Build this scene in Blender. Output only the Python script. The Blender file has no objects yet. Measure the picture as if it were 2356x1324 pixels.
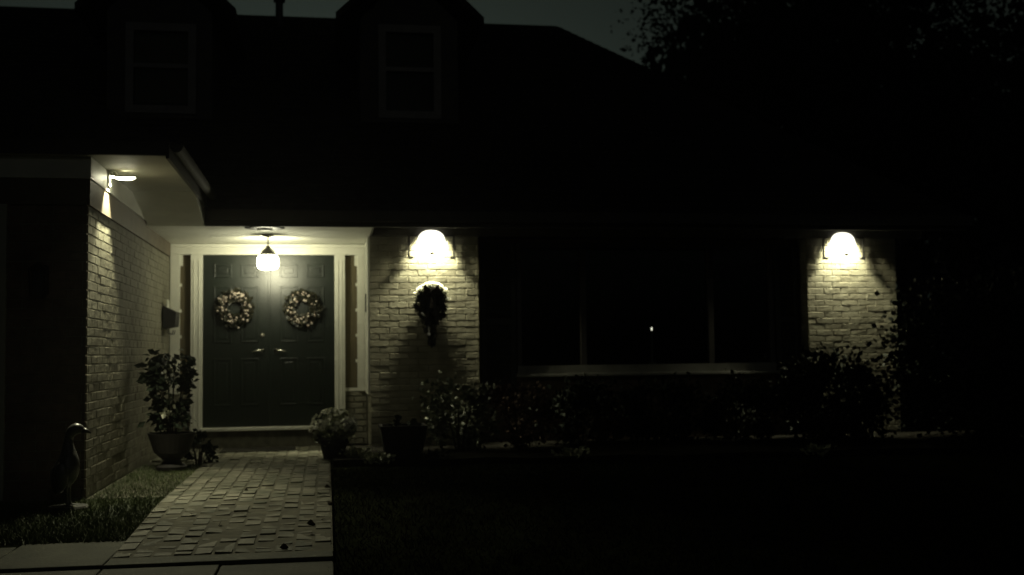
import bpy, math, random
from mathutils import Vector, Matrix
C = bpy.context.scene.collection
SC = bpy.context.scene
R = math.radians
rng = random.Random(7)

# ------------------------------------------------------------------ camera
cam_d = bpy.data.cameras.new("camera"); cam = bpy.data.objects.new("camera", cam_d); C.objects.link(cam)
yaw, pitch, roll = R(9.35), R(3.38), R(-0.7)
F = Vector((math.sin(yaw)*math.cos(pitch), math.cos(yaw)*math.cos(pitch), math.sin(pitch)))
Rt = Vector((math.cos(yaw), -math.sin(yaw), 0)); Up = Rt.cross(F)
R2 = Rt*math.cos(roll)+Up*math.sin(roll); U2 = -Rt*math.sin(roll)+Up*math.cos(roll)
cam.matrix_world = Matrix(((R2.x, U2.x, -F.x, 0), (R2.y, U2.y, -F.y, 0), (R2.z, U2.z, -F.z, 1.03), (0, 0, 0, 1)))
cam_d.sensor_width = 36; cam_d.lens = 39.73; cam_d.clip_end = 400; cam_d.clip_start = .05
cam_d.dof.use_dof = True; cam_d.dof.focus_distance = 7.0; cam_d.dof.aperture_fstop = 1.6
SC.camera = cam
SC.view_settings.view_transform = 'Standard'; SC.view_settings.look = 'None'
SC.view_settings.exposure = 0; SC.view_settings.gamma = 1
SC.cycles.max_bounces = 6; SC.cycles.diffuse_bounces = 4; SC.cycles.sample_clamp_indirect = 3
SC.cycles.sample_clamp_direct = 0
SC.cycles.use_denoising = True

# ------------------------------------------------------------------ sky and moon
W = bpy.data.worlds.new("World"); SC.world = W; W.use_nodes = True
nt = W.node_tree; bg = nt.nodes["Background"]
sky = nt.nodes.new("ShaderNodeTexSky"); sky.sky_type = 'NISHITA'; sky.sun_disc = False
sky.sun_elevation = R(3); sky.sun_rotation = R(0); sky.air_density = 1.0; sky.dust_density = 2.0
bw = nt.nodes.new("ShaderNodeRGBToBW"); nt.links.new(sky.outputs[0], bw.inputs[0])
mix = nt.nodes.new("ShaderNodeMix"); mix.data_type = 'RGBA'; mix.blend_type = 'MULTIPLY'; mix.inputs[0].default_value = 1
nt.links.new(bw.outputs[0], mix.inputs[6]); mix.inputs[7].default_value = (.76, 1.0, .82, 1)
nt.links.new(mix.outputs[2], bg.inputs[0]); bg.inputs[1].default_value = 0.0042
moon_d = bpy.data.lights.new("moon", 'SUN'); moon_d.energy = 0.009; moon_d.angle = R(.5); moon_d.color = (1, .92, .95)
moon = bpy.data.objects.new("moon", moon_d); C.objects.link(moon); moon.rotation_euler = (R(70), 0, R(14))
LAMP = (1.0, .955, .63)

# ------------------------------------------------------------------ materials
def mat(name, col, rough=.6, metal=0, spec=.5, var=.0, scale=8, bump=0, bscale=30, emit=None, es=0, detail=4, col2=None, coord='Object', stretch=None):
    m = bpy.data.materials.new(name); m.use_nodes = True; n = m.node_tree.nodes; l = m.node_tree.links
    b = n["Principled BSDF"]; b.inputs["Roughness"].default_value = rough; b.inputs["Metallic"].default_value = metal
    b.inputs["Specular IOR Level"].default_value = spec; b.inputs["Base Color"].default_value = (*col, 1)
    tc = n.new("ShaderNodeTexCoord"); src = tc.outputs[coord]
    if stretch:
        mp = n.new("ShaderNodeMapping"); mp.inputs["Scale"].default_value = stretch; l.new(src, mp.inputs[0]); src = mp.outputs[0]
    if var or col2:
        t = n.new("ShaderNodeTexNoise"); t.inputs["Scale"].default_value = scale; t.inputs["Detail"].default_value = detail
        l.new(src, t.inputs[0]); r = n.new("ShaderNodeValToRGB")
        c2 = col2 or tuple(c*(1-var) for c in col)
        r.color_ramp.elements[0].position = .33; r.color_ramp.elements[1].position = .67
        r.color_ramp.elements[0].color = (*c2, 1); r.color_ramp.elements[1].color = (*col, 1)
        l.new(t.outputs[0], r.inputs[0]); l.new(r.outputs[0], b.inputs["Base Color"])
    if bump:
        t = n.new("ShaderNodeTexNoise"); t.inputs["Scale"].default_value = bscale; t.inputs["Detail"].default_value = 5
        l.new(src, t.inputs[0]); bp = n.new("ShaderNodeBump"); bp.inputs["Distance"].default_value = bump; bp.inputs["Strength"].default_value = 1
        l.new(t.outputs[0], bp.inputs["Height"]); l.new(bp.outputs[0], b.inputs["Normal"])
    if emit:
        b.inputs["Emission Color"].default_value = (*emit, 1); b.inputs["Emission Strength"].default_value = es
    return m
M = {}
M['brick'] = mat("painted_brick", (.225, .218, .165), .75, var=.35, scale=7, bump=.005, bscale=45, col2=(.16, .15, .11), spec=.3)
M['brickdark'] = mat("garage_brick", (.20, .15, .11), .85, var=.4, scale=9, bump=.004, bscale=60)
M['white'] = mat("white_trim", (.66, .66, .58), .5, var=.12, scale=5, bump=.001, bscale=40)
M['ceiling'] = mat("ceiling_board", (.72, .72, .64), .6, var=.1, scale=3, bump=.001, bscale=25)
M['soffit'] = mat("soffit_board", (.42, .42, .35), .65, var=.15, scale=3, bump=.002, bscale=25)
M['brown'] = mat("brown_board", (.13, .105, .07), .65, var=.3, scale=6)
M['door'] = mat("green_door_paint", (.0065, .0115, .0075), .38, spec=.5, var=.25, scale=5, bump=.0006, bscale=60)
M['shutter'] = mat("shutter_paint", (.035, .042, .028), .6, var=.3, scale=6)
M['roof'] = mat("roof_shingle", (.045, .042, .04), .95, var=.45, scale=7, bump=.01, bscale=30, spec=.2)
M['fascia'] = mat("dark_fascia", (.05, .048, .042), .7, var=.2)
M['gutter'] = mat("gutter_metal", (.075, .075, .065), .75, var=.2, scale=4, spec=.2)
M['dormerw'] = mat("dormer_siding", (.10, .095, .09), .8, var=.25)
M['sillp'] = mat("sill_paint", (.28, .28, .25), .6, var=.3, scale=5)
M['winframe'] = mat("window_frame_paint", (.07, .065, .06), .6)
M['dormert'] = mat("dormer_trim", (.33, .31, .30), .7, var=.2)
M['blind'] = mat("window_blind", (.20, .16, .11), .8, var=.2)
M['curtain'] = mat("sheer_curtain", (.115, .095, .05), .8, var=.35, scale=4, stretch=(20, 20, 1))
M['black'] = mat("black_metal", (.018, .018, .018), .45, var=.2)
M['pewter'] = mat("pewter", (.20, .19, .16), .45, metal=.6)
M['brass'] = mat("worn_silver", (.72, .70, .62), .25, metal=1)
M['room'] = mat("dark_room", (.02, .018, .016), .9)
M['paver'] = mat("paver_stone", (.20, .19, .145), .8, scale=3.5, bump=.005, bscale=28, col2=(.055, .06, .036), detail=10)
M['joint'] = mat("mossy_joint", (.12, .115, .08), .95, var=.5, scale=10)
M['slab'] = mat("concrete_slab", (.075, .078, .05), .85, scale=4, bump=.004, bscale=40, col2=(.035, .038, .024), detail=8)
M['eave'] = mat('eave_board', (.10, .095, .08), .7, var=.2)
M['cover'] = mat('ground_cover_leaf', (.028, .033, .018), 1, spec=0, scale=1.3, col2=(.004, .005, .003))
M['soil'] = mat("soil", (.012, .011, .008), .95, spec=.1, var=.5, scale=3, bump=.02, bscale=12)
M['turf'] = mat("turf_soil", (.018, .021, .011), .95, spec=0, var=.5, scale=2, bump=.02, bscale=20)
M['grass'] = mat("grass_blade", (.085, .11, .035), .6, scale=1.3, col2=(.035, .055, .017))
M['leaf'] = mat("shrub_leaf", (.03, .04, .024), .65, spec=.25, scale=3, col2=(.018, .028, .016))
M['azalea'] = mat('azalea_leaf', (.17, .19, .13), .5, scale=8, col2=(.05, .06, .035))
M['leafpale'] = mat("pale_leaf", (.40, .42, .30), .45, scale=9, col2=(.18, .20, .12))
M['leafred'] = mat("russet_leaf", (.13, .085, .06), .7, spec=.2, scale=4, col2=(.03, .02, .015))
M['ever'] = mat("evergreen_leaf", (.015, .02, .013), .7, spec=.2, scale=4, col2=(.010, .015, .010))
M['bark'] = mat("bark", (.05, .04, .03), .9, var=.5, scale=12, bump=.01, bscale=20)
M['wleaf'] = mat("wreath_leaf", (.035, .032, .02), .35, scale=20, col2=(.015, .018, .01))
M['wleafwhite'] = mat("frosted_leaf", (.62, .62, .52), .4, var=.3, scale=20)
M['berry'] = mat("pale_berry", (.68, .60, .52), .25, spec=.8, scale=30, col2=(.26, .20, .16))
M['bow'] = mat("dark_ribbon", (.02, .013, .012), .5, var=.3)
M['pot'] = mat("dark_pot", (.016, .014, .013), .7, var=.4, scale=8)
M['petal'] = mat("white_petal", (.78, .78, .66), .5, var=.2, scale=30)
M['paper'] = mat("paper", (.6, .6, .52), .7)
M['statue'] = mat("statue_stone", (.06, .06, .055), .38, spec=.7, var=.4, scale=14, bump=.004, bscale=30)
M['mat'] = mat("coir_mat", (.02, .018, .012), .95, var=.4, scale=30, bump=.006, bscale=200)
M['deadleaf'] = mat("dead_leaf", (.045, .035, .018), .8, var=.5, scale=8)
M['glow'] = mat("lit_glass", (.9, .9, .85), .4, emit=(1, .965, .68), es=36)
M['sconceglow'] = mat("sconce_glass", (.9, .9, .85), .4, emit=(1, .97, .80), es=2.2)
M['flame'] = mat("candle_bulb", (.9, .8, .6), .4, emit=(1, .95, .8), es=2.2)
fw = bpy.data.materials.new("frosted_petal"); fw.use_nodes = True; n = fw.node_tree.nodes; l = fw.node_tree.links; n.clear()
a_ = n.new("ShaderNodeOutputMaterial"); b_ = n.new("ShaderNodeMixShader"); c_ = n.new("ShaderNodeBsdfDiffuse"); d_ = n.new("ShaderNodeBsdfTranslucent")
b_.inputs[0].default_value = .6; c_.inputs[0].default_value = d_.inputs[0].default_value = (.8, .8, .7, 1)
l.new(c_.outputs[0], b_.inputs[1]); l.new(d_.outputs[0], b_.inputs[2]); l.new(b_.outputs[0], a_.inputs[0]); M['wleafwhite'] = fw
g = bpy.data.materials.new("window_glass"); g.use_nodes = True
n = g.node_tree.nodes; l = g.node_tree.links; n.clear()
o_ = n.new("ShaderNodeOutputMaterial"); mx = n.new("ShaderNodeMixShader"); tr = n.new("ShaderNodeBsdfTransparent"); gl = n.new("ShaderNodeBsdfGlossy")
fr = n.new("ShaderNodeFresnel"); fr.inputs[0].default_value = 1.5; gl.inputs["Roughness"].default_value = .02
tr.inputs[0].default_value = (.75, .78, .75, 1)
l.new(fr.outputs[0], mx.inputs[0]); l.new(tr.outputs[0], mx.inputs[1]); l.new(gl.outputs[0], mx.inputs[2]); l.new(mx.outputs[0], o_.inputs[0])
M['glass'] = g

# ------------------------------------------------------------------ mesh helpers
class MB:
    def __init__(s): s.v = []; s.f = []; s.mi = []; s.m = 0
    def add(s, vs, fs):
        k = len(s.v); s.v += [tuple(p) for p in vs]; s.f += [tuple(i+k for i in f) for f in fs]; s.mi += [s.m]*len(fs)
    def box(s, x0, x1, y0, y1, z0, z1):
        s.add([(x0,y0,z0),(x1,y0,z0),(x1,y1,z0),(x0,y1,z0),(x0,y0,z1),(x1,y0,z1),(x1,y1,z1),(x0,y1,z1)],
              [(0,3,2,1),(4,5,6,7),(0,1,5,4),(1,2,6,5),(2,3,7,6),(3,0,4,7)])
    def frame(s, x0, x1, z0, z1, w, y0, y1):
        s.box(x0, x0+w, y0, y1, z0, z1); s.box(x1-w, x1, y0, y1, z0, z1)
        s.box(x0+w, x1-w, y0, y1, z0, z0+w); s.box(x0+w, x1-w, y0, y1, z1-w, z1)
    def lathe(s, cx, cy, prof, seg=24, a0=0, a1=2*math.pi, axis='z'):
        full = abs(a1-a0-2*math.pi) < 1e-6; cnt = seg if full else seg+1
        vs = []
        for r, z in prof:
            for i in range(cnt):
                a = a0+(a1-a0)*i/seg
                p = (cx+r*math.cos(a), cy+r*math.sin(a), z)
                vs.append(p)
        fs = []
        for j in range(len(prof)-1):
            for i in range(seg):
                i2 = (i+1) % cnt
                fs.append((j*cnt+i, j*cnt+i2, (j+1)*cnt+i2, (j+1)*cnt+i))
        s.add(vs, fs)
    def tube(s, pts, rad, seg=8):
        pts = [Vector(p) for p in pts]; rads = rad if isinstance(rad, (list, tuple)) else [rad]*len(pts)
        vs = []; fs = []
        for i, p in enumerate(pts):
            d = (pts[min(i+1, len(pts)-1)]-pts[max(i-1, 0)]).normalized()
            a = d.cross(Vector((.13, .31, .94))).normalized()
            if a.length < .1: a = d.cross(Vector((1, 0, 0))).normalized()
            b = d.cross(a)
            for k in range(seg):
                t = 2*math.pi*k/seg; vs.append(p+(a*math.cos(t)+b*math.sin(t))*rads[i])
        for i in range(len(pts)-1):
            for k in range(seg):
                fs.append((i*seg+k, i*seg+(k+1) % seg, (i+1)*seg+(k+1) % seg, (i+1)*seg+k))
        fs.append(tuple(range(seg))[::-1]); fs.append(tuple((len(pts)-1)*seg+k for k in range(seg)))
        s.add(vs, fs)
    def ball(s, c, r, seg=8, ring=6, sc=(1, 1, 1)):
        vs = [(c[0], c[1], c[2]-r*sc[2])]; fs = []
        for j in range(1, ring):
            p = -math.pi/2+math.pi*j/ring
            for i in range(seg):
                a = 2*math.pi*i/seg
                vs.append((c[0]+r*sc[0]*math.cos(p)*math.cos(a), c[1]+r*sc[1]*math.cos(p)*math.sin(a), c[2]+r*sc[2]*math.sin(p)))
        vs.append((c[0], c[1], c[2]+r*sc[2]))
        for i in range(seg): fs.append((0, 1+(i+1) % seg, 1+i))
        for j in range(ring-2):
            for i in range(seg):
                a = 1+j*seg; fs.append((a+i, a+(i+1) % seg, a+seg+(i+1) % seg, a+seg+i))
        a = 1+(ring-2)*seg
        for i in range(seg): fs.append((a+i, a+(i+1) % seg, len(vs)-1))
        s.add(vs, fs)
    def leaf(s, c, size, d=None, rg=rng, wide=.45):
        d = Vector(d) if d is not None else Vector((rg.gauss(0, 1), rg.gauss(0, 1), rg.gauss(0, 1)))
        d.normalize(); q = d.cross(Vector((rg.gauss(0, 1), rg.gauss(0, 1), rg.gauss(0, 1)))).normalized(); nn = d.cross(q)
        c = Vector(c); L = size*rg.uniform(.7, 1.3)
        s.add([c, c+d*L*.5+q*L*wide+nn*L*.08, c+d*L, c+d*L*.5-q*L*wide+nn*L*.08], [(0, 1, 2), (0, 2, 3)])
    def build(s, name, ms, parent=None, smooth=False, loc=None, bevel=0):
        me = bpy.data.meshes.new(name); me.from_pydata(s.v, [], s.f); me.update()
        ms = ms if isinstance(ms, (list, tuple)) else [ms]
        for m_ in ms: me.materials.append(m_ if not isinstance(m_, str) else M[m_])
        if len(ms) > 1: me.polygons.foreach_set("material_index", s.mi)
        if smooth: me.polygons.foreach_set("use_smooth", [True]*len(me.polygons))
        o = bpy.data.objects.new(name, me); C.objects.link(o)
        if parent: o.parent = parent
        if loc: o.location = loc
        if bevel:
            b = o.modifiers.new("bevel", 'BEVEL'); b.width = bevel; b.segments = 2; b.limit_method = 'ANGLE'
        return o
def tag(o, label=None, cat=None, group=None, kind=None):
    if label: o['label'] = label
    if cat: o['category'] = cat
    if group: o['group'] = group
    if kind: o['kind'] = kind
    return o
def thing(name, label, cat, loc=(0, 0, 0), rz=0, group=None):
    o = bpy.data.objects.new(name, None); C.objects.link(o); o.location = loc; o.rotation_euler = (0, 0, rz)
    return tag(o, label, cat, group)
def copy_tree(o, parent=None):
    c = o.copy(); C.objects.link(c); c.parent = parent
    for ch in list(o.children): copy_tree(ch, c)
    return c
def bx(name, m, parent, *b, bevel=0):
    q = MB(); q.box(*b); return q.build(name, m, parent, bevel=bevel)

def bricks(mb, o, u, n, x0, x1, z0, z1, holes=(), L=.215, h=.071, gap=.007, prot=.0045, rg=rng):
    """courses of single bricks on the plane through o, along u, facing n"""
    o, u, n = Vector(o), Vector(u), Vector(n); k = 0; z = z0
    while z < z1-.01:
        zt = min(z+h-gap, z1); x = x0-(L/2 if k % 2 else 0)-L*.0
        while x < x1-.005:
            a, b = max(x, x0), min(x+L-gap, x1); x += L
            if b-a < .02: continue
            segs = [(a, b)]
            for (hx0, hx1, hz0, hz1) in holes:
                if zt > hz0+.005 and z < hz1-.005:
                    ns = []
                    for (p, q) in segs:
                        if q <= hx0 or p >= hx1: ns.append((p, q)); continue
                        if p < hx0: ns.append((p, hx0))
                        if q > hx1: ns.append((hx1, q))
                    segs = ns
            for (p, q) in segs:
                if q-p < .02: continue
                d = prot+rg.uniform(-.0014, .0018); e = .004; j = [rg.uniform(-.0018, .0018) for _ in range(6)]
                t = [rg.uniform(-.0011, .0011) for _ in range(4)]
                def P(a_, z_, d_): return o+u*a_+Vector((0, 0, z_))+n*d_
                zb, zz = z+j[4], zt+j[5]
                vs = [P(p, zb, 0), P(q, zb+j[0], 0), P(q, zz+j[1], 0), P(p, zz, 0),
                      P(p+e, zb+e+j[2], d+t[0]), P(q-e, zb+e+j[0], d+t[1]), P(q-e, zz-e+j[1], d+t[2]), P(p+e, zz-e+j[3], d+t[3])]
                mb.add(vs, [(4, 5, 6, 7), (0, 1, 5, 4), (1, 2, 6, 5), (2, 3, 7, 6), (3, 0, 4, 7)])
        z += h; k += 1

# ------------------------------------------------------------------ terrain
def gz(y):
    return 0 if y >= 8.5 else -.04*(8.5-y)
mb = MB(); ys = [-40, -10, 0, 2, 4, 5, 6, 7, 8, 8.5, 12, 20, 60, 200]; xs = [-200, -40, -8, 0, 8, 40, 200]
vs = [(x, y, gz(max(y, -2))-.03) for y in ys for x in xs]; nx = len(xs)
mb.add(vs, [(j*nx+i, j*nx+i+1, (j+1)*nx+i+1, (j+1)*nx+i) for j in range(len(ys)-1) for i in range(nx-1)])
tag(mb.build("ground", 'turf'), kind='structure')
# planting bed in front of the piers and under the window
mb = MB(); bed = []
for i in range(41):
    x = .06+i*(7.6/40); bed.append((x, 11.05-.35*math.sin(min(1, (x-.06)/5)*math.pi*.5)+.08*math.sin(x*5)))
vs = [(x, y, -.022) for x, y in bed]+[(x, y+.15, .03) for x, y in bed]+[(x, 12.58, .05) for x, y in bed]; k = len(bed)
mb.add(vs, [(j*k+i, j*k+i+1, (j+1)*k+i+1, (j+1)*k+i) for j in range(2) for i in range(k-1)])
tag(mb.build("flower_bed", 'soil', smooth=True), kind='structure')
# brick walk: joint base and separately laid pavers
PX0, PX1 = -1.19, .035
mb = MB()
yy = [6.62, 7, 7.5, 8, 8.5, 10, 13.38]
for i in range(len(yy)-1):
    a, b = yy[i], yy[i+1]
    mb.add([(PX0, a, gz(a)-.005), (PX1, a, gz(a)-.005), (PX1, b, gz(b)-.005), (PX0, b, gz(b)-.005)], [(0, 1, 2, 3)])
mb.add([(-1.78, 8.95, -.014), (PX0, 8.95, -.014), (PX0, 13.4, -.014), (-1.78, 13.4, -.014)], [(0, 1, 2, 3)])
tag(mb.build("walk_bedding", 'joint'), kind='structure')
mb = MB()
pw, ph = .1115, .206
for c in range(-6, 11):
    off = (c % 2)*ph/2+rng.uniform(-.012, .012); y = 6.66-off
    while y < 13.36:
        y0, y1 = max(y, 6.66), min(y+ph-rng.uniform(.006, .012), 13.36); y += ph
        a = PX0+c*pw; b = a+pw-rng.uniform(.006, .011)
        if (c < 0 and y0 < 11.75) or y1-y0 < .03 or a < -1.76: continue
        z = gz(y0)+rng.gauss(0, .0022); t = [rng.gauss(0, .0026) for _ in range(4)]; e = .006
        mb.add([(a, y0, z-.03), (b, y0, z-.03), (b, y1, z-.03), (a, y1, z-.03),
                (a+e, y0+e, z+t[0]), (b-e, y0+e, z+t[1]), (b-e, y1-e, z+t[2]), (a+e, y1-e, z+t[3])],
               [(4, 5, 6, 7), (0, 1, 5, 4), (1, 2, 6, 5), (2, 3, 7, 6), (3, 0, 4, 7)])
tag(mb.build("path", 'paver'), kind='structure')
# crossing walk at the near end with a low step down
mb = MB()
for i in range(-9, 1):
    x0 = PX0+i*.62; x1 = min(x0+.61, PX1)
    y1_ = 7.28 if i < 0 else 6.64
    mb.box(x0, x1 if i < 0 else PX1, 6.45+rng.uniform(-.01, .01), y1_, gz(6.8)-.09, gz(6.9)-.012+rng.uniform(-.006, .006))
for i in range(-9, 3):
    x0 = PX0+i*.62
    if i < 2: mb.box(x0, min(x0+.61, PX1), 4.6, 6.44, -.3, -.100+rng.uniform(-.004, .004))
tag(mb.build("front_walk", 'slab', bevel=.006), kind='structure')

def grass(name, n, fx, x0, x1, y0, y1, rg, excl=None):
    m_ = MB()
    for _ in range(n):
        x, y = rg.uniform(x0, x1), rg.uniform(y0, y1)
        if excl and excl(x, y): continue
        z = gz(y)-.03; h = rg.uniform(.02, .05)*fx; a = rg.uniform(0, 6.28); w = .004
        dx, dy = math.cos(a), math.sin(a); bx_, by_ = rg.gauss(0, .022), rg.gauss(0, .022)
        m_.add([(x-dx*w, y-dy*w, z), (x+dx*w, y+dy*w, z), (x+bx_, y+by_, z+h)], [(0, 1, 2)])
    return m_
m1 = grass("lawn", 30000, 1, -3.6, PX0+.01, 7.26, 9.0, rng, lambda x, y: y > 8.9)
m2 = grass("lawn", 9000, 1, -1.76, PX0+.01, 8.9, 11.5, rng)
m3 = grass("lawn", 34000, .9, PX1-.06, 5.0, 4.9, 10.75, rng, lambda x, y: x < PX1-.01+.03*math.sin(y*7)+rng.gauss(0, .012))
m1.add(m2.v, m2.f)
tag(m1.build("grass", 'grass'), kind='stuff')
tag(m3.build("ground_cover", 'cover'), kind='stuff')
mb = MB()
for _ in range(12):
    x, y = rng.uniform(PX0, PX1), rng.uniform(6.7, 9.6)
    if rng.random() < .35: x = PX1-abs(rng.gauss(0, .12))
    mb.leaf((x, y, gz(y)+.006), .055, (rng.gauss(0, 1), rng.gauss(0, 1), rng.uniform(.0, .25)))
tag(mb.build("fallen_leaves", 'deadleaf'), kind='stuff')

# ------------------------------------------------------------------ house
H = thing("brick_house", "painted brick house at night with dark roof, two dormers and lit porch", "house")
YF, YB, YBAY = 12.6, 13.5, 12.86
# pier beside the porch
mb = MB()
mb.box(.484, 1.688, YF+.012, 13.6, -.1, 2.36)
bricks(mb, (0, YF+.012, 0), (1, 0, 0), (0, -1, 0), .475, 1.70, .0, 2.36)
bricks(mb, (1.688, 0, 0), (0, 1, 0), (1, 0, 0), YF, YBAY, .0, 2.36)
bricks(mb, (.484, 0, 0), (0, 1, 0), (-1, 0, 0), YF, YB, .0, .60)
mb.build("brick_pier", 'brick', H)
mb = MB()
mb.box(5.622, 6.74, YF+.012, 17, -.1, 2.36)
bricks(mb, (0, YF+.012, 0), (1, 0, 0), (0, -1, 0), 5.61, 6.75, .0, 2.36)
bricks(mb, (5.622, 0, 0), (0, 1, 0), (-1, 0, 0), YF, YBAY, .0, 2.36)
mb.build("brick_pier", 'brick', H)
# bay wall with window opening
mb = MB(); WX0, WX1, WZ0, WZ1 = 2.165, 5.285, .84, 2.32
mb.box(1.69, WX0, YBAY, YBAY+.2, -.1, 2.36); mb.box(WX1, 5.62, YBAY, YBAY+.2, -.1, 2.36)
mb.box(WX0, WX1, YBAY, YBAY+.2, -.1, WZ0); mb.box(WX0, WX1, YBAY, YBAY+.2, WZ1, 2.36)
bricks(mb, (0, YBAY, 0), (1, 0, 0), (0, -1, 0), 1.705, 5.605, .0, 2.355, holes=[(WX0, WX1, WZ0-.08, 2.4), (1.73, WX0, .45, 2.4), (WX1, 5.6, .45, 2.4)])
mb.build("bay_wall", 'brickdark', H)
# window
mb = MB(); y0, y1 = YBAY-.03, YBAY+.06
mb.frame(WX0, WX1, WZ0, WZ1, .055, y0, y1)
for mx_ in (2.953, 4.50): mb.box(mx_-.035, mx_+.035, y0+.004, y1, WZ0+.055, WZ1-.055)
win = mb.build("window", 'winframe', H, bevel=.004)
for a, b in ((WX0+.055, 2.918), (2.988, 4.465), (4.535, WX1-.055)):
    bx("pane", 'glass', win, a, b, YBAY+.02, YBAY+.026, WZ0+.055, WZ1-.055)
bx("window_blind", 'blind', win, WX0+.06, WX1-.06, YBAY+.10, YBAY+.12, 2.10, WZ1-.03)
bx("sill", 'sillp', win, WX0-.03, WX1+.03, YBAY-.12, YBAY-.032, .765, .80, bevel=.006)
bx("sill_board", 'sillp', win, WX0, WX1, YBAY-.06, YBAY-.031, .80, .895)
mb = MB()
mb.box(1.8, 5.5, 15.0, 15.05, .0, 2.4); mb.box(1.8, 5.5, 13.07, 15.0, .62, .66); mb.box(1.8, 5.5, 13.07, 15, 2.4, 2.44)
mb.box(1.76, 1.8, 13.07, 15, .6, 2.4); mb.box(5.5, 5.54, 13.07, 15, .6, 2.4)
mb.build("room", 'room', H)
def shutter(x0, x1):
    q = MB(); q.frame(x0, x1, .49, 2.32, .06, YBAY-.055, YBAY-.015)
    q.box(x0+.06, x1-.06, YBAY-.055, YBAY-.015, 1.37, 1.44)
    z = .56
    while z < 2.25:
        if not (1.34 < z < 1.45):
            q.add([(x0+.06, YBAY-.048, z), (x1-.06, YBAY-.048, z), (x1-.06, YBAY-.02, z+.04), (x0+.06, YBAY-.02, z+.04),
                   (x0+.06, YBAY-.044, z-.004), (x1-.06, YBAY-.044, z-.004), (x1-.06, YBAY-.016, z+.036), (x0+.06, YBAY-.016, z+.036)],
                  [(0, 1, 2, 3), (7, 6, 5, 4), (0, 4, 5, 1), (3, 2, 6, 7)])
        z += .043
    q.build("shutter", 'shutter', H)
shutter(1.745, 2.150); shutter(5.30, 5.595)
# porch back wall, door surround
XL, XR = -1.78, .472
mb = MB()
mb.box(XL-.2, -1.412, YB+.05, YB+.2, -.1, 2.36); mb.box(.096, .6, YB+.05, YB+.2, -.1, 2.36); mb.box(-1.412, .096, YB+.05, YB+.2, 2.225, 2.36)
bricks(mb, (0, YB+.05, 0), (1, 0, 0), (0, -1, 0), XL, -1.55, .0, .62, prot=.03)
bricks(mb, (0, YB+.05, 0), (1, 0, 0), (0, -1, 0), .22, XR, .0, .62, prot=.03)
mb.build("porch_wall", 'brick', H)
mb = MB()   # header, frieze and outer trim as one surround
mb.box(XL, XR, YB-.02, YB+.049, 2.228, 2.355)
mb.box(XL, -1.672, YB-.012, YB+.047, .62, 2.228); mb.box(.362, XR, YB-.012, YB+.047, .62, 2.228)
mb.box(XL, XR, YB-.055, YB-.022, 2.315, 2.352)
mb.build("door_surround", 'white', H, bevel=.004)
for a, b in ((-1.545, -1.412), (.096, .218)):
    q = MB(); q.box(a, b, YB-.05, YB+.046, .19, 2.226)
    w_ = (b-a)
    q.box(a+.03, a+.045, YB-.058, YB-.0505, .25, 2.16); q.box(b-.045, b-.03, YB-.058, YB-.0505, .25, 2.16)
    q.build("pilaster", 'white', H, bevel=.004)
for a, b, s in ((-1.672, -1.545, -1), (.218, .362, 1)):
    q = MB(); q.box(a, b, YB+.03, YB+.048, .62, 2.226); f_ = q.build("sidelight", 'curtain', H)
    # white muntin stubs and stepped corner block along the outer edge
    e = a if s < 0 else b; d = 1 if s < 0 else -1
    def bb(x0, x1, z0, z1, y=.015): bx("muntin", 'white', f_, min(x0, x1), max(x0, x1), YB+y, YB+.029, z0, z1)
    bb(e, e+d*.03, 2.10, 2.226)
    for zz in (1.86, 1.56, 1.26, .96): bb(e, e+d*.02, zz, zz+.035)
    bb(a, b, .62, .66) if s > 0 else None
bx("return_panel", 'white', H, XR-.02, XR+.0045, YF+.014, YB-.056, .603, 2.355, bevel=.003)
# doors
def door(x0, x1, flip):
    q = MB(); y0 = YB-.01; q.box(x0, x1, y0, y0+.045, .232, 2.222)
    w_ = x1-x0; st = .115; cw = .10; px = [(x0+st, x0+w_/2-cw/2), (x0+w_/2+cw/2, x1-st)]
    for (a, b) in px:
        for (z0, z1) in ((.47, 1.02), (1.20, 1.86), (1.96, 2.12)):
            q.frame(a, b, z0, z1, .022, y0-.012, y0)
            q.box(a+.05, b-.05, y0-.008, y0, z0+.05, z1-.05)
    d = q.build("door", 'door', H, bevel=.003)
    hx = x1-.075 if not flip else x0+.075; s = -1 if not flip else 1
    q = MB(); q.m = 0
    vs = [(.028, 0), (.028, .008), (.012, .012), (.012, .045)]
    # rose and lever
    import_v = []
    k = 16
    for r_, dy in vs:
        for i in range(k):
            t = 2*math.pi*i/k; import_v.append((hx+r_*math.cos(t), y0-dy, 1.105+r_*math.sin(t)))
    fs = [(j*k+i, j*k+(i+1) % k, (j+1)*k+(i+1) % k, (j+1)*k+i) for j in range(3) for i in range(k)]
    q.add(import_v, fs)
    q.tube([(hx, y0-.045, 1.105), (hx+s*.03, y0-.055, 1.112), (hx+s*.07, y0-.055, 1.107), (hx+s*.115, y0-.05, 1.095)], [.012, .012, .011, .008], 10)
    q.build("handle", 'brass', d, smooth=True)
    if not flip:
        q = MB(); q.tube([(hx, y0, 1.284), (hx, y0-.02, 1.284)], [.027, .022], 16)
        q.build("deadbolt", 'pewter', d, smooth=True)
door(-1.409, -.661, False); door(-.655, .093, True)
bx("astragal", 'door', H, -.675, -.641, YB-.026, YB-.0115, .24, 2.215, bevel=.003)
bx("threshold", 'white', H, -1.43, .10, YB-.16, YB+.04, .19, .226, bevel=.006)
bx("door_step", 'joint', H, -1.43, .10, YB-.12, YB+.045, -.02, .189)
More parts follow.
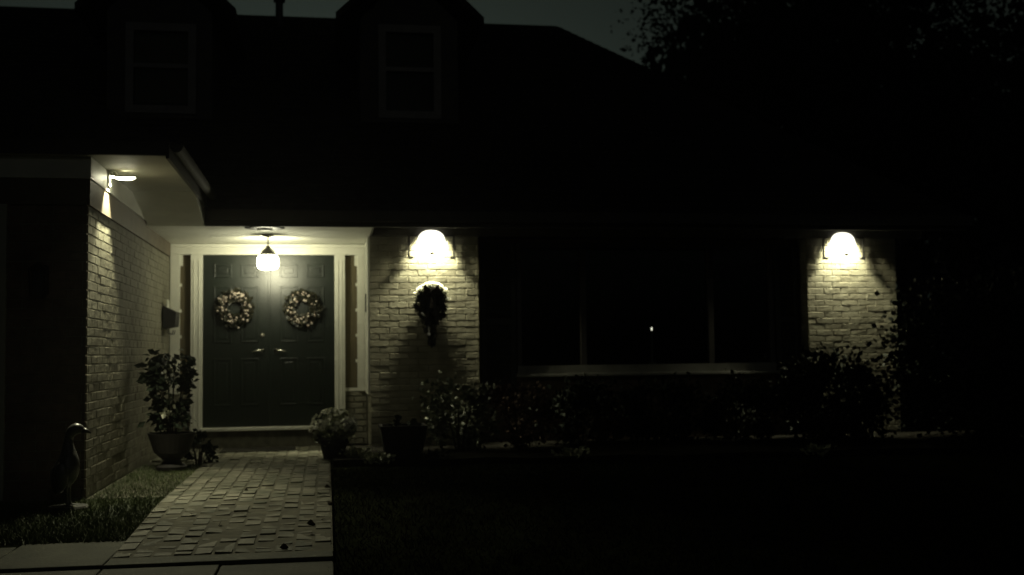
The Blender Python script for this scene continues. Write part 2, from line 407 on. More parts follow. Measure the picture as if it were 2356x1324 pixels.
# porch ceiling and eaves
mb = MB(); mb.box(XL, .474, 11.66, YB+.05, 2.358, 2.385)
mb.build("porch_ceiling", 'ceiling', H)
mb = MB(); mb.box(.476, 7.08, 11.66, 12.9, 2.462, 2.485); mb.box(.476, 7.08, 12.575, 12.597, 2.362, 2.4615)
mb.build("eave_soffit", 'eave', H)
bx("ceiling_end_board", 'eave', H, .4745, .495, 11.66, 12.57, 2.36, 2.46)
mb = MB(); mb.box(-1.20, 7.10, 11.62, 11.658, 2.352, 2.50); mb.box(-1.15, 7.12, 11.54, 11.618, 2.40, 2.51)
mb.build("fascia", 'fascia', H)
mb = MB()   # sloping board that joins the higher wing soffit to the porch ceiling
mb.add([(-1.752, 10.75, 2.567), (-1.205, 10.75, 2.567), (-1.205, 11.657, 2.353), (-1.752, 11.657, 2.353), (-1.752, 10.75, 2.5695), (-1.205, 10.75, 2.5695), (-1.205, 11.657, 2.5695), (-1.752, 11.657, 2.5695)],
       [(0, 3, 2, 1), (4, 5, 6, 7), (0, 1, 5, 4), (1, 2, 6, 5), (2, 3, 7, 6), (3, 0, 4, 7)])
mb.build("soffit_return", 'white', H)
# wing
mb = MB(); WY = 8.93
mb.box(-2.46, XL-.012, WY+.012, 13.6, -.1, 2.57); mb.box(-6.2, -5.2, WY+.012, 13.6, -.1, 2.57); mb.box(-5.2, -2.46, WY+.012, 13.6, 2.18, 2.57)
bricks(mb, (XL-.012, 0, 0), (0, 1, 0), (1, 0, 0), WY, YB+.04, .0, 2.20)
mb.build("wing_wall", 'brick', H)
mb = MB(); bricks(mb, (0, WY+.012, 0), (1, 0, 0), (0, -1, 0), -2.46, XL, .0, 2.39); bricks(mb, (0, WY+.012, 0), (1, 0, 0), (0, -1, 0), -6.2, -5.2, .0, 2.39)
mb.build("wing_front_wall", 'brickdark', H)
mb = MB(); mb.frame(-5.2, -2.36, -.05, 2.2, .10, WY-.02, WY+.03)
gd = mb.build("garage_door", 'soffit', H)
for k in range(4):
    for c in range(4):
        bx("door_panel", 'shutter', gd, -5.1+c*.66, -5.1+c*.66+.645, WY+.03, WY+.06, .05+k*.515, .05+k*.515+.505, bevel=.01)
mb = MB(); mb.box(-6.2, XL+.022, WY-.022, WY+.011, 2.40, 2.566); mb.box(XL-.011, XL+.022, WY+.012, 11.62, 2.40, 2.566)
mb.build("wing_frieze", 'white', H, bevel=.003)
mb = MB(); mb.box(XL-.011, XL+.012, WY+.0, 13.44, 2.20, 2.398); mb.box(-6.2, XL-.012, WY-.012, WY+.01, 2.20, 2.398)
mb.build("wing_band", 'brown', H)
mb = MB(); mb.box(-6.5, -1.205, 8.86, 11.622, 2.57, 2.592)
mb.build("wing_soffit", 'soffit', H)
mb = MB(); mb.box(-1.203, -1.18, 8.84, 11.62, 2.55, 2.68); mb.box(-6.5, -1.203, 8.83, 8.858, 2.572, 2.68)
mb.build("wing_fascia", 'fascia', H)
# gutter: half round trough along the wing eave
prof = []
for i in range(9):
    a = math.pi+math.pi*i/8; prof.append((-1.125+.048*math.cos(a), 2.66+.06*math.sin(a)))
prof += [(x*1+(.004 if x > -1.125 else -.004)*-1, z+.004) for x, z in prof[::-1]]
mb = MB(); k = len(prof)
mb.add([(x, 8.86, z) for x, z in prof]+[(x, 11.56, z) for x, z in prof],
       [(i, (i+1) % k, k+(i+1) % k, k+i) for i in range(k)]+[tuple(range(9)), tuple(range(k, k+9))[::-1]])
mb.build("gutter", 'gutter', H)
mb = MB(); ez = 2.68
A = [(-1.17, 8.83), (-6.0, 8.83), (-6.0, 15), (-1.17, 15)]
v = [(-1.17, 8.82, ez), (-6.02, 8.82, ez), (-6.02, 15, ez), (-1.17, 15, ez), (-3.6, 11.26, 4.22), (-3.6, 15, 4.22)]
mb.add(v, [(0, 3, 5, 4), (1, 0, 4), (2, 1, 4, 5), (3, 2, 5), (0, 1, 2, 3)])
mb.build("wing_roof", 'roof', H)
def shingle_plane(mb, p0, p1, p2, p3, nrow, rg):
    """lapped shingle courses on quad p0-p1 (eave) to p3-p2 (ridge)"""
    p0, p1, p2, p3 = map(Vector, (p0, p1, p2, p3)); nn = (p1-p0).cross(p3-p0).normalized()
    if nn.z < 0: nn = -nn
    for k in range(nrow):
        t0, t1 = k/nrow, min(1, (k+1.15)/nrow)
        a, b, c, d = p0.lerp(p3, t0), p1.lerp(p2, t0), p1.lerp(p2, t1), p0.lerp(p3, t1)
        mb.add([a, b, b+nn*.014, a+nn*.014, c+nn*.002, d+nn*.002], [(0, 1, 2, 3), (3, 2, 4, 5)])
EV = 2.50; RZ = 6.13
mb = MB()
v = [(-12, 11.6, EV), (7.1, 11.6, EV), (7.1, 22.4, EV), (-12, 22.4, EV), (3.55, 17, RZ), (-8, 17, RZ)]
mb.add(v, [(0, 1, 4, 5), (1, 2, 4), (2, 3, 5, 4), (3, 0, 5), (0, 3, 2, 1)])
shingle_plane(mb, v[0], v[1], v[4], v[5], 42, rng)
mb.build("roof", 'roof', H)
# back mass so no sky shows through
bx("rear_wall", 'brickdark', H, -11.5, 6.6, 15.3, 21.8, -.1, 2.49)
def dormer(x0, x1, ex0, ex1, wx0, wx1, wz0, wz1, blind_z):
    yf = 13.6; zb = 3.6; ze = 5.12; xc = (ex0+ex1)/2; ap = ze+(ex1-ex0)/2*.95
    q = MB(); q.box(x0, wx0, yf, 17, zb, ze); q.box(wx1, x1, yf, 17, zb, ze); q.box(wx0, wx1, yf, 17, zb, wz0); q.box(wx0, wx1, yf, 17, wz1, ze)
    q.box(wx0, wx1, yf+.25, 17, wz0, wz1)
    h_ = (x1-x0)/2
    q.add([(x0, yf, ze), (x1, yf, ze), (xc, yf, ze+h_*.95), (x0, 17, ze), (x1, 17, ze), (xc, 17, ze+h_*.95)], [(0, 1, 2), (0, 2, 5, 3), (2, 1, 4, 5)])
    d = q.build("dormer", 'dormerw', H)
    q = MB()
    for s in (-1, 1):
        e = ex0 if s < 0 else ex1
        q.add([(e, yf-.22, ze), (xc, yf-.22, ap), (xc, 17.2, ap), (e, 17.2, ze),
               (e, yf-.22, ze-.10), (xc, yf-.22, ap-.10), (xc, 17.2, ap-.10), (e, 17.2, ze-.10)],
              [(0, 1, 2, 3), (7, 6, 5, 4), (0, 4, 5, 1), (0, 3, 7, 4)])
    q.build("dormer_roof", 'roof', d)
    q = MB(); q.frame(wx0-.07, wx1+.07, wz0-.07, wz1+.07, .09, yf-.03, yf+.02); zm = (wz0+wz1)/2+.03
    q.box(wx0+.02, wx1-.02, yf-.02, yf+.02, zm-.025, zm+.025)
    q.build("dormer_window_frame", 'dormert', d)
    bx("pane", 'glass', d, wx0+.02, wx1-.02, yf+.03, yf+.036, wz0, wz1)
    bx("blind", 'blind', d, wx0+.02, wx1-.02, yf+.10, yf+.11, blind_z, wz1)
dormer(-2.52, -1.33, -2.84, -1.04, -2.24, -1.58, 3.97, 4.90, 4.05)
dormer(.415, 1.601, .12, 1.90, .70, 1.32, 3.97, 4.98, 4.55)
q = MB(); q.lathe(-.668, 16.6, [(.055, 5.8), (.055, 6.22), (.085, 6.22), (.085, 6.27), (.05, 6.33), (0.001, 6.34)], 16); q.build("vent_pipe", 'black', H)

# ------------------------------------------------------------------ sconces
def spot(name, parent, loc, direction, power, angle, blend, size=.03):
    d = bpy.data.lights.new(name, 'SPOT'); d.energy = power; d.spot_size = R(angle); d.spot_blend = blend; d.shadow_soft_size = size; d.color = LAMP
    o = bpy.data.objects.new(name, d); C.objects.link(o); o.parent = parent; o.location = loc
    o.rotation_euler = Vector(direction).to_track_quat('-Z', 'Y').to_euler(); return o
def sconce(label, loc):
    t = thing("wall_lamp", label, "wall lamp", loc, 0, "lit wall lamps under the eaves of the piers")
    # origin: on the wall where brick meets the frieze board; local -y is outward
    q = MB(); n_ = 24; vs = []; pr = [(.004, .072), (.06, .066), (.10, .048), (.128, .024), (.142, 0), (.162, -.06), (.176, -.12), (.184, -.165)]
    pr = pr+[(r_-.006, z-(.006 if k < 4 else 0)) for k, (r_, z) in list(enumerate(pr))[::-1]]
    for r_, z in pr:
        for i in range(n_+1):
            a = math.pi+math.pi*i/n_; vs.append((r_*math.cos(a), max(r_, 0)*.5*math.sin(a)-.018, z))
    m_ = n_+1; k_ = len(pr)
    q.add(vs, [(j*m_+i, j*m_+i+1, ((j+1) % k_)*m_+i+1, ((j+1) % k_)*m_+i) for j in range(k_) for i in range(n_)])
    q.build("glass_shade", 'sconceglow', t, smooth=True)
    for s in (-1, 1):
        q = MB(); q.box(s*.25-.008, s*.25+.008, -.045, -.028, -.225, -.002); q.build("rod", 'black', t)
        q = MB(); a, b = sorted((s*.262, s*.205)); q.box(a, b, -.06, -.014, -.255, -.226); q.build("clip", 'black', t, bevel=.003)
        q = MB(); a, b = sorted((s*.262, s*.155)); q.box(a, b, -.048, -.022, -.0015, .0075); q.build("arm", 'black', t)
    q = MB(); q.box(-.024, .024, -.126, -.098, -.215, -.18); q.build("clip", 'black', t, bevel=.003)
    spot("down_light", t, (0, -.074, -.018), (0, .9, -1), 310, 132, .4, .052)
sconce("lit wall lamp above the dark bowed wreath on the brick pier", (1.162, YF-.004, 2.357))
sconce("lit wall lamp on the far brick pier beside the dark evergreen bush", (6.064, YF-.004, 2.357))
t = thing("floodlight", "lit floodlight under the wing soffit at the wall corner", "floodlight", (XL+.023, 9.58, 2.47))
q = MB(); q.box(-.0005, .016, -.04, .04, -.03, .085); q.build("backplate", 'white', t, bevel=.004)
q = MB(); q.tube([(.045, 0, .088), (.045, 0, .08), (.045, 0, .052)], [.012, .024, .028], 16); q.tube([(.01, 0, .07), (.03, 0, .07)], .008, 8); h = q.build("lamp_head", 'white', t)
q = MB(); q.tube([(.045, 0, .0515), (.045, 0, .042)], [.025, .02], 16); q.build("lens", 'glow', h)
q = MB(); q.box(.05, .22, -.03, .03, .045, .062); h = q.build("lamp_bar", 'white', t, bevel=.004)
q = MB(); q.ball((.135, 0, .040), .02, 20, 10, (4.0, 1.1, .9)); q.build("lens", 'glow', h, smooth=True)
spot("wall_beam", t, (.05, 0, .036), (-.05, 0, -1), 190, 80, .6, .012)
spot("soffit_spill", t, (.09, 0, .068), (1, 0, .12), 2.0, 110, 1, .01)
spot("path_beam", t, (.14, -.04, .015), (.95, -1.9, -2.3), 150, 76, 1, .03)

# ------------------------------------------------------------------ pendant
t = thing("pendant_lamp", "glowing glass pendant lamp hanging from the porch ceiling before the green doors", "pendant lamp", (-.622, 12.45, 2.357))
q = MB(); q.lathe(0, 0, [(.001, 0), (.062, -.002), (.058, -.018), (.02, -.03), (.001, -.031)], 24); q.build("canopy", 'pewter', t, smooth=True)
q = MB(); q.tube([(0, 0, -.03), (0, 0, -.135)], .007, 8); q.build("rod", 'pewter', t)
q = MB(); q.lathe(0, 0, [(.012, -.12), (.022, -.135), (.03, -.15), (.062, -.175), (.075, -.205), (.085, -.215), (.112, -.222), (.112, -.228), (.10, -.23)], 28)
q.build("cap", 'pewter', t, smooth=True)
q = MB(); q.lathe(0, 0, [(.09, -.229), (.108, -.245), (.116, -.29), (.112, -.34), (.098, -.368), (.06, -.382), (.001, -.385)], 28)
q.build("glass_shade", 'glow', t, smooth=True)
spot("door_fill", t, (0, .125, -.29), (0, 1, .42), 74, 158, 1.0, .09)  # added spot outside the shade, brightens the upper doors and frieze

# small fittings
t = thing("soffit_fitting", "flat round fitting with pale centre at the porch ceiling edge above the pendant", "ceiling fitting", (-.62, 11.78, 2.357))
q = MB(); q.lathe(0, 0, [(.001, -.012), (.17, -.014), (.20, -.008), (.205, 0)], 28); q.build("rim", 'black', t, smooth=True)
q = MB(); q.lathe(0, 0, [(.001, -.03), (.075, -.028), (.085, -.0145)], 24); q.build("lens", 'white', t, smooth=True)
q = MB(); q.lathe(-1.50, 11.0, [(.001, 2.556), (.085, 2.556), (.10, 2.562), (.102, 2.5695)], 24)
tag(q.build("soffit_vent", 'brown', smooth=True), "unlit dark round vent in the wing soffit beside the gutter", "vent")
q = MB(); q.box(XR-.034, XR-.0205, 12.98, 13.05, 1.53, 1.74)
tag(q.build("doorbell", 'black', bevel=.004), "slim dark doorbell panel on the white porch jamb next to the pier", "doorbell")
t = thing("mailbox", "black wall mailbox with pale mail sticking out, left of the doors", "mailbox", (XL+.012, 13.0, 1.36))
q = MB(); w = .15
q.add([(0, -w, 0), (.13, -w, .02), (.13, w, .02), (0, w, 0), (0, -w, .25), (.14, -w, .18), (.14, w, .18), (0, w, .25)],
      [(0, 3, 2, 1), (4, 5, 6, 7), (0, 1, 5, 4), (1, 2, 6, 5), (2, 3, 7, 6), (3, 0, 4, 7)])
q.build("box", 'black', t, bevel=.006)
q = MB(); q.box(.03, .04, -.11, .05, .2, .32); q.build("envelope", 'paper', t)
for s in (-1, 1):
    q = MB(); q.tube([(.02, s*.08, .0), (.05, s*.08, -.06), (.09, s*.08, -.06), (.10, s*.08, -.02)], .006, 6); q.build("hook", 'black', t)
t = thing("coach_lantern", "unlit dark lantern on the shadowed front wall of the wing", "lantern", (-2.105, WY-.001, 1.62))
q = MB(); q.box(-.05, .05, -.02, -.002, -.1, .12); q.build("backplate", 'black', t, bevel=.004)
q = MB(); q.tube([(0, -.02, .06), (0, -.08, .13), (0, -.12, .12)], .009, 8); q.build("arm", 'black', t)
q = MB()
for a, b in ((-.055, -.065), (.055, -.065), (.055, -.175), (-.055, -.175)): q.tube([(a*.8, (b+.12)*.8-.12, -.12), (a, b, .07)], .006, 6)
q.add([(-.07, -.05, .07), (.07, -.05, .07), (.07, -.19, .07), (-.07, -.19, .07), (0, -.12, .14)], [(0, 1, 4), (1, 2, 4), (2, 3, 4), (3, 0, 4), (3, 2, 1, 0)])
q.box(-.045, .045, -.165, -.075, -.14, -.12); q.build("cage", 'black', t)
q = MB(); q.box(-.04, .04, -.16, -.08, -.118, .068); q.build("glass", 'glass', t)

# ------------------------------------------------------------------ wreaths
def wreath(label, loc, r, tube, lm, bm, nb, rg, frost=0, group=None, nl=420, ls=.045, twist=0):
    t = thing("wreath", label, "wreath", loc, 0, group)
    q = MB(); k = 28; pts = [(r*math.cos(2*math.pi*i/k), -.035, r*math.sin(2*math.pi*i/k)) for i in range(k+1)]
    q.tube(pts, tube*.55, 8); q.build("ring", 'wleaf', t)
    q = MB(); q.m = 0
    for i in range(nl):
        a = rg.uniform(0, 2*math.pi); b = rg.uniform(-.3, math.pi+.3); rr = tube*rg.uniform(.5, 1.0)
        c = Vector(((r+rr*math.cos(b))*math.cos(a), -.035-abs(rr*math.sin(b)), (r+rr*math.cos(b))*math.sin(a)))
        d = Vector((math.cos(a)*math.cos(b), -abs(math.sin(b)), math.sin(a)*math.cos(b)))+Vector((-math.sin(a), 0, math.cos(a)))*1.1+Vector((rg.gauss(0, .35), rg.gauss(0, .35), rg.gauss(0, .35)))
        q.leaf(c, ls, d, rg)
    q.build("foliage", lm, t)
    if frost:
        q = MB()
        for i in range(frost):
            a = rg.gauss(math.pi/2, .5); f_ = rg.uniform(.75, 1.55); c = Vector(((r+tube*f_)*math.cos(a), -.03-rg.uniform(0, tube*1.3), (r+tube*f_)*math.sin(a)))
            L_ = rg.uniform(.04, .065); g1 = rg.gauss(0, .5); dd = Vector((math.cos(a)*1.1+g1*.3, -.75+rg.gauss(0, .2), .1+math.sin(a)*.3-.75)).normalized()
            sd = Vector((-dd.y, dd.x, rg.gauss(0, .25))).normalized(); L_ *= 1.1
            q.add([c, c+dd*L_*.5+sd*L_*.4, c+dd*L_, c+dd*L_*.5-sd*L_*.4], [(0, 1, 2), (0, 2, 3)])
        q.build("frosted_leaves", 'wleafwhite', t)
    if nb:
        q = MB()
        for i in range(nb):
            a = rg.uniform(0, 2*math.pi)
            if rg.random() < .35: a = rg.gauss(math.pi*.45+twist, .7)
            rr = r+rg.gauss(0, tube*.5)
            q.ball((rr*math.cos(a), -.035-tube*rg.uniform(.55, 1.05), rr*math.sin(a)), rg.uniform(.010, .017), 8, 6)
        q.build("berries", bm, t, smooth=True)
    return t
wreath("pinkish berry wreath on the left green door", (-1.045, YB-.02, 1.605), .150, .058, 'wleaf', 'berry', 95, random.Random(3), group="wreaths on the double doors", nl=460)
wreath("sparser berry wreath on the right green door", (-.280, YB-.02, 1.602), .155, .052, 'wleaf', 'berry', 60, random.Random(5), group="wreaths on the double doors", nl=420, twist=math.pi)
t = wreath("dark leafy wreath with bow and pale top on the brick pier", (1.152, YF-.002, 1.615), .108, .052, 'wleaf', 'berry', 0, random.Random(9), frost=240, nl=560, ls=.05); t.scale = (1, 1, 1.28)
q = MB()
for s in (-1, 1):
    q.add([(0, -.125, .10), (s*.075, -.15, .155), (s*.095, -.14, .11), (s*.08, -.13, .065), (s*.05, -.10, .09)], [(0, 1, 2), (0, 2, 3), (0, 3, 4), (0, 4, 1)])
    q.add([(0, -.12, .10), (s*.02, -.125, .10), (s*.085, -.11, -.20), (s*.045, -.11, -.19)], [(0, 1, 2, 3)])
q.ball((0, -.13, .10), .022, 10, 8); q.build("bow", 'bow', t)
q = MB(); rr_ = random.Random(4)
for i in range(150):
    z = -rr_.uniform(.12, .34); w_ = .075*(1-(-z-.12)/.26)
    q.leaf((rr_.gauss(0, w_*.6), -.03-rr_.uniform(0, .03), z), .055, (rr_.gauss(0, .4), rr_.gauss(-.2, .2), -1), rr_)
q.build("shadow_swag", 'wleaf', t)  # added leaf tail, partly standing in for the wreath's cast shadow
q = MB(); q.leaf((-.0, -.06, -.02), .07, (0, -.2, 1), random.Random(1)); q.lathe(0, -.07, [(.001, -.05), (.028, -.045), (.034, -.03), (.012, .01), (.001, .03)], 12)
q.build("ornament", 'berry', t, smooth=True)

# ------------------------------------------------------------------ plants
def ell_leaves(q, c, rad, n_, size, rg, shell=.55, up=.3, cutz=None):
    # clumped foliage: random sub-centres with gaps between
    subs = []
    for _ in range(max(6, n_//60)):
        d = Vector((rg.gauss(0, 1), rg.gauss(0, 1), rg.gauss(0, 1))).normalized(); s = rg.uniform(shell, 1.0)
        subs.append((Vector((d.x*rad[0]*s, d.y*rad[1]*s, d.z*rad[2]*s)), rg.uniform(.12, .3)))
    for _ in range(n_):
        sc, sr = rg.choice(subs); m_ = min(rad)
        p = sc+Vector((rg.gauss(0, sr*m_), rg.gauss(0, sr*m_), rg.gauss(0, sr*m_)))
        P = Vector(c)+p
        if cutz is not None and P.z < cutz: continue
        q.leaf(P, size, p.normalized()+Vector((rg.gauss(0, .7), rg.gauss(0, .7), rg.gauss(0, .7)+up)), rg)
def shrub(name, label, cat, loc, rad, n_, size, lm, rg, group=None, extra=None, stems=7):
    t = thing(name, label, cat, loc, 0, group)
    q = MB(); ell_leaves(q, (0, 0, rad[2]), rad, n_, size, rg, cutz=.02)
    if extra: extra(q)
    q.build("foliage", lm, t)
    q = MB()
    for i in range(stems):
        a = 2*math.pi*i/stems+rg.uniform(-.3, .3); s = rg.uniform(.4, .75)
        q.tube([(.02*math.cos(a), .02*math.sin(a), -.04), (rad[0]*s*.5*math.cos(a), rad[1]*s*.5*math.sin(a), rad[2]*.7), (rad[0]*s*math.cos(a), rad[1]*s*math.sin(a), rad[2]*1.4)], [.012, .009, .004], 6)
    q.build("stem", 'bark', t)
    return t
r1 = random.Random(11)
shrub("azalea_shrub", "dark green leafy shrub in front of the lit brick pier", "shrub", (1.36, 11.75, .03), (.40, .35, .33), 1700, .05, 'azalea', r1)
shrub("russet_shrub", "reddish brown shrub below the window's left shutter", "shrub", (1.98, 11.7, .03), (.34, .30, .34), 1000, .05, 'leafred', r1)
g_ = "low dark shrubs under the window"
for x, y, s, lb in ((2.75, 12.1, 1.0, "low dark shrub under the window, next to the russet shrub"),
                    (3.65, 12.15, 1.1, "low dark shrub under the middle of the wide window"),
                    (4.55, 12.1, 1.0, "low dark shrub under the right part of the window")):
    shrub("low_shrub", lb, "shrub", (x, y, .03), (.48*s, .33, .32*s), 1900, .055, 'ever', r1, g_)
shrub("hedge_shrub", "dark rounded shrub before the foot of the far lit pier", "shrub", (5.62, 11.95, .03), (.62, .42, .46), 5200, .06, 'ever', r1)
def sprig(q):
    for (a, b) in (((-.45, -.1, 1.7), (-.62, -.15, 2.25)), ((-.55, -.1, 1.5), (-.78, -.1, 1.82)), ((-.8, 0, 1.0), (-1.05, 0, 1.3))):
        a, b = Vector(a), Vector(b)
        for i in range(40): q.leaf(a.lerp(b, r1.random())+Vector((r1.gauss(0, .04), r1.gauss(0, .04), 0)), .055, None, r1)
shrub("evergreen_bush", "large black evergreen bush hiding the right side of the far pier", "bush", (7.15, 11.5, 0), (1.0, .75, .93), 9000, .065, 'ever', r1, extra=sprig, stems=9)

# pots
def pot(parent, r0, r1_, h, m='pot', rim=.02):
    q = MB(); q.lathe(0, 0, [(.001, 0), (r0, 0), (r0*1.02, .01), (r1_, h-.05), (r1_+rim, h-.045), (r1_+rim, h), (r1_-.01, h), (r1_-.015, h-.04), (.001, h-.045)], 28)
    return q.build("pot", m, parent, smooth=False)
t = thing("flower_pot", "pot of white flowers beside the right end of the door threshold", "potted flowers", (.07, 11.62, 0))
pot(t, .10, .135, .20)
q = MB(); ell_leaves(q, (0, 0, .28), (.20, .18, .15), 620, .05, r1, .3); q.build("leaves", 'leafpale', t)
q = MB()
for i in range(60):
    d = Vector((r1.gauss(0, 1), r1.gauss(-.3, 1), abs(r1.gauss(0, .9)))).normalized(); c = Vector((0, 0, .30))+Vector((d.x*.23, d.y*.20, d.z*.20))
    for k in range(6):
        a = k*math.pi/3; u_ = d.cross(Vector((.2, .1, .97))).normalized(); w_ = d.cross(u_)
        q.leaf(c, .033, u_*math.cos(a)+w_*math.sin(a)+d*.35, r1, .5)
q.build("blossoms", 'petal', t)
t = thing("dark_planter", "square black planter on the bed before the brick pier", "planter", (.74, 11.25, 0.02))
q = MB(); q.add([(-.17, -.17, 0), (.17, -.17, 0), (.17, .17, 0), (-.17, .17, 0), (-.23, -.23, .33), (.23, -.23, .33), (.23, .23, .33), (-.23, .23, .33),
                (-.20, -.20, .33), (.20, -.20, .33), (.20, .20, .33), (-.20, .20, .33), (-.20, -.20, .28), (.20, -.20, .28), (.20, .20, .28), (-.20, .20, .28)],
               [(0, 3, 2, 1), (0, 1, 5, 4), (1, 2, 6, 5), (2, 3, 7, 6), (3, 0, 4, 7), (4, 5, 9, 8), (5, 6, 10, 9), (6, 7, 11, 10), (7, 4, 8, 11), (8, 9, 13, 12), (9, 10, 14, 13), (10, 11, 15, 14), (11, 8, 12, 15), (12, 13, 14, 15)])
q.build("planter_box", 'pot', t, bevel=.006)
q = MB(); ell_leaves(q, (.02, 0, .34), (.18, .18, .05), 90, .045, r1, .2, cutz=.285); q.build("sprouts", 'leaf', t)
# low pale plants
for i, (x, y, s, lb) in enumerate(((.30, 11.35, 1.0, "pale leafed low plant between the flower pot and black planter"),
                    (.50, 10.98, .75, "small pale plant in front of the black planter"),
                    (1.0, 10.98, .95, "grey green low plant at the planter's right front corner"),
                    (2.35, 10.85, .9, "pale low plant at the bed edge below the russet shrub"),
                    (4.78, 10.60, .75, "lone pale plant at the far end of the bed edge"))):
    t = thing("low_plant", lb, "plant", (x, y, 0), r1.uniform(0, 6), "pale low plants along the bed edge")
    q = MB()
    for k in range(int(130*s)):
        a = r1.uniform(0, 6.28); rr = abs(r1.gauss(0, .085))*s
        q.leaf((rr*math.cos(a), rr*math.sin(a), r1.uniform(-.01, .10)*s), .05, (math.cos(a), math.sin(a), r1.uniform(.2, 1.4)), r1, .35)
    q.build("leaves", 'leafpale' if i != 2 else 'leaf', t)
q = MB(); k = len(bed)
vs = []
for dy, z in ((-.05, -.03), (-.045, .035), (.03, .04), (.035, -.03)): vs += [(x, y+dy, z+.004*math.sin(x*9)) for x, y in bed]
q.add(vs, [(j*k+i, j*k+i+1, (j+1)*k+i+1, (j+1)*k+i) for j in range(3) for i in range(k-1)])
tag(q.build("bed_kerb", 'soil'), kind='structure')

# tall potted plant by the wing wall
t = thing("tall_potted_plant", "tall leafy plant in a black urn left of the doors", "potted plant", (-1.42, 10.95, 0))
q = MB(); q.lathe(0, 0, [(.001, 0), (.13, 0), (.14, .03), (.08, .07), (.08, .09), (.16, .16), (.20, .28), (.22, .34), (.205, .34), (.19, .30), (.001, .29)], 28); q.build("urn", 'pot', t, smooth=False)
q = MB()
for i in range(9):
    a = 2*math.pi*i/9+r1.uniform(-.3, .3); h = r1.uniform(.75, 1.08)
    q.tube([(.03*math.cos(a), .03*math.sin(a), .28), (.07*math.cos(a), .07*math.sin(a), .28+(h-.28)*.5), (.13*math.cos(a), .13*math.sin(a), h)], [.009, .007, .003], 6)
q.build("stem", 'bark', t)
q = MB()
subs = []
for k in range(34):
    a = r1.uniform(0, 6.28); z = r1.uniform(.34, 1.06); r_ = (.10+.09*abs(math.sin(z*5.2)))*r1.uniform(.4, 1.15); subs.append((r_*math.cos(a), r_*math.sin(a), z))
for k in range(900):
    c = r1.choice(subs); p = (c[0]+r1.gauss(0, .035), c[1]+r1.gauss(0, .035), c[2]+r1.gauss(0, .04)); a = math.atan2(p[1], p[0])
    q.leaf(p, .075, (math.cos(a)+r1.gauss(0, .5), math.sin(a)+r1.gauss(0, .5), r1.uniform(-.9, .4)), r1, .3)
q.build("foliage", 'leaf', t)
q = MB()
for cx, cz in ((-.03, .91), (-.02, .53)):
    for k in range(16):
        a = r1.uniform(0, 6.28); q.leaf((cx+r1.gauss(0, .022), -.17+r1.gauss(0, .02), cz+r1.gauss(0, .022)), .055, (math.cos(a), -.8, math.sin(a)), r1, .4)
q.build("pale_blossoms", 'petal', t)
shrub("porch_shrub", "small dark shrub at the foot of the black urn by the step", "shrub", (-1.24, 11.5, 0), (.15, .2, .14), 320, .045, 'leaf', r1, stems=5)

# doormat
q = MB(); q.box(-1.15, -.35, 12.72, 13.2, -.002, .014)
tag(q.build("doormat", 'mat', bevel=.005), "dark doormat on the pavers below the door step", "doormat")

# goose statue
t = thing("goose_statue", "dark goose statue standing on the grass by the wing corner", "statue", (-1.80, 8.45, gz(8.45)-.02))
def skin(name, pts, radii, edges, m, parent, sub=2):
    me = bpy.data.meshes.new(name); me.from_pydata(pts, edges, []); me.update(); o = bpy.data.objects.new(name, me); C.objects.link(o); o.parent = parent
    md = o.modifiers.new("skin", 'SKIN'); me.skin_vertices[0].data[0].use_root = True if len(me.skin_vertices) else False
    for i, r_ in enumerate(radii): me.skin_vertices[0].data[i].radius = (r_, r_)
    s_ = o.modifiers.new("sub", 'SUBSURF'); s_.levels = sub; s_.render_levels = sub
    me.materials.append(M[m]); return o
# lathed along a bent spine: one continuous body
sp = [((-.085, 0, .10), .012), ((-.07, 0, .14), .045), ((-.05, 0, .20), .085), ((-.015, 0, .27), .10), ((.0, 0, .34), .085), ((.0, 0, .40), .052),
      ((-.005, 0, .455), .036), ((.0, 0, .51), .034), ((.02, 0, .55), .044), ((.05, 0, .567), .045), ((.08, 0, .56), .034), ((.10, 0, .55), .018)]
q = MB(); q.tube([p for p, r_ in sp], [r_ for p, r_ in sp], 16); b = q.build("body", 'statue', t, smooth=True)
s_ = b.modifiers.new("sub", 'SUBSURF'); s_.levels = 1; s_.render_levels = 2
q = MB(); q.tube([(.09, 0, .552), (.12, 0, .545), (.15, 0, .532)], [.022, .015, .005], 10); q.build("beak", 'statue', t, smooth=True)
for s in (-1, 1):
    q = MB(); q.ball((-.03, s*.085, .24), .09, 12, 8, (.55, .3, 1.15)); w_ = q.build("wing", 'statue', t, smooth=True)
    q = MB(); q.tube([(-.01, s*.04, .17), (.0, s*.045, .05), (.01, s*.045, .025)], [.018, .011, .011], 8)
    q.add([(-.02, s*.045-.01, .02), (-.02, s*.045+.01, .02), (.08, s*.045+.035, .018), (.09, s*.045, .02), (.08, s*.045-.035, .018), (.0, s*.045, .04)], [(0, 5, 1), (1, 5, 2), (2, 5, 3), (3, 5, 4), (4, 5, 0)])
    q.build("leg", 'statue', t)
q = MB(); q.lathe(0, 0, [(.001, 0), (.13, 0), (.14, .01), (.13, .025), (.001, .026)], 20); q.build("base", 'statue', t)

# candle lamp behind the window
t = thing("window_candle", "small glowing candle lamp inside the dark wide window", "candle lamp", (3.87, 13.18, .895))
bx("window_shelf", 'room', H, 1.85, 5.45, 13.08, 13.35, .86, .893)
q = MB(); q.lathe(0, 0, [(.001, 0), (.05, 0), (.045, .015), (.012, .03), (.012, .38), (.02, .39), (.001, .395)], 14); q.build("candle_stick", 'paper', t, smooth=True)
q = MB(); q.ball((0, 0, .42), .010, 10, 8, (1, 1, 2.0)); q.build("bulb", 'flame', t, smooth=True)

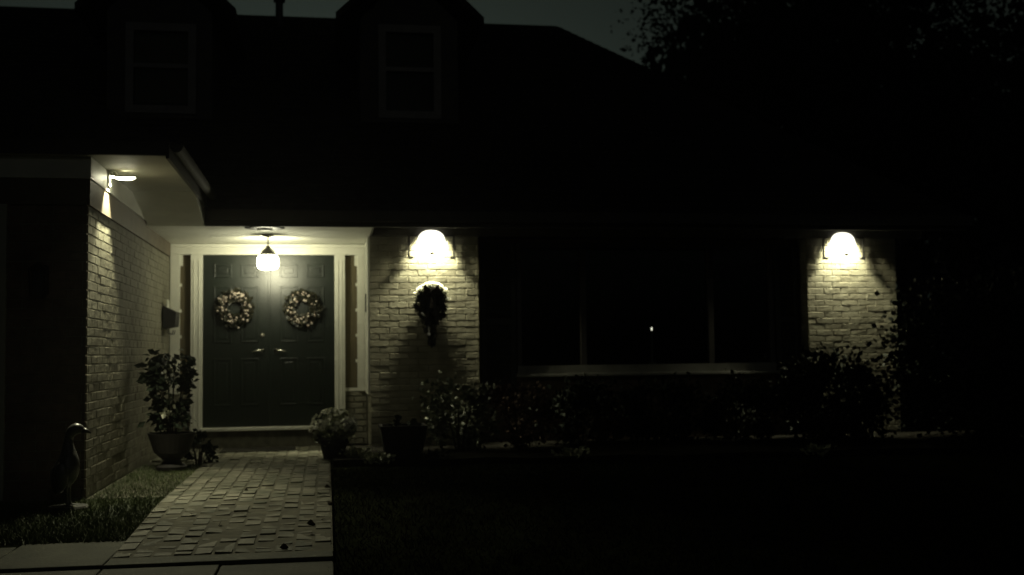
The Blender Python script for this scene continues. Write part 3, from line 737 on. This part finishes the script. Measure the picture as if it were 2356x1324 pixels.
# ------------------------------------------------------------------ trees beyond
def tree(label, loc, h, crown, n_, rg):
    t = thing("shade_tree", label, "tree", loc, 0, "dark trees beyond the house")
    q = MB(); q.tube([(0, 0, -.1), (.1, 0, h*.3), (.0, .1, h*.55), (.1, 0, h*.85)], [.28, .22, .15, .04], 10)
    for i in range(9):
        a = rg.uniform(0, 6.28); z0 = h*rg.uniform(.3, .65); L = crown[0]*rg.uniform(.5, .9)
        q.tube([(0, 0, z0), (L*.5*math.cos(a), L*.5*math.sin(a), z0+L*.4), (L*math.cos(a), L*math.sin(a), z0+L*.6)], [.09, .06, .02], 7)
    q.build("trunk", 'bark', t)
    q = MB(); ell_leaves(q, (0, 0, h-crown[2]*.9), crown, n_, .10, rg, .25, 0); q.build("crown", 'ever', t)
r2 = random.Random(21)
tree("dark tree just beyond the sloping roof end, nearest the open sky", (9.6, 24, 0), 10.5, (2.6, 2.6, 3.6), 26000, r2)
tree("dark tree rising behind the far lit pier", (12.0, 22, 0), 11, (3.0, 2.6, 4.6), 20000, r2)
tree("dark tree at the far right behind the evergreen bush", (12.2, 16, 0), 8, (2.4, 2.2, 3.4), 9000, r2)

q = MB(); r3 = random.Random(31)
for i in range(26000):
    x = r3.uniform(10.5, 45); y = r3.uniform(30, 38); top = 11+2*math.sin(x*.5)+1.5*math.sin(x*1.3)
    q.leaf((x, y, r3.uniform(0, 1)**.8*top), .55, None, r3)
tag(q.build("woods", 'ever'), kind='stuff')

# haze volume added to stand in for lens glow round the lamps
q = MB(); q.box(-60, 60, -3, 60, -3, 16)
hz = q.build("haze", 'soil'); hz.data.materials.clear()
hm = bpy.data.materials.new("bloom_haze"); hm.use_nodes = True; hn = hm.node_tree.nodes; hn.clear()
ho = hn.new("ShaderNodeOutputMaterial"); pv = hn.new("ShaderNodeVolumePrincipled"); pv.inputs["Density"].default_value = .0017; pv.inputs["Anisotropy"].default_value = .82
pv.inputs["Color"].default_value = (.95, .95, .95, 1)
hm.node_tree.links.new(pv.outputs[0], ho.inputs["Volume"]); hz.data.materials.append(hm); tag(hz, kind='stuff')
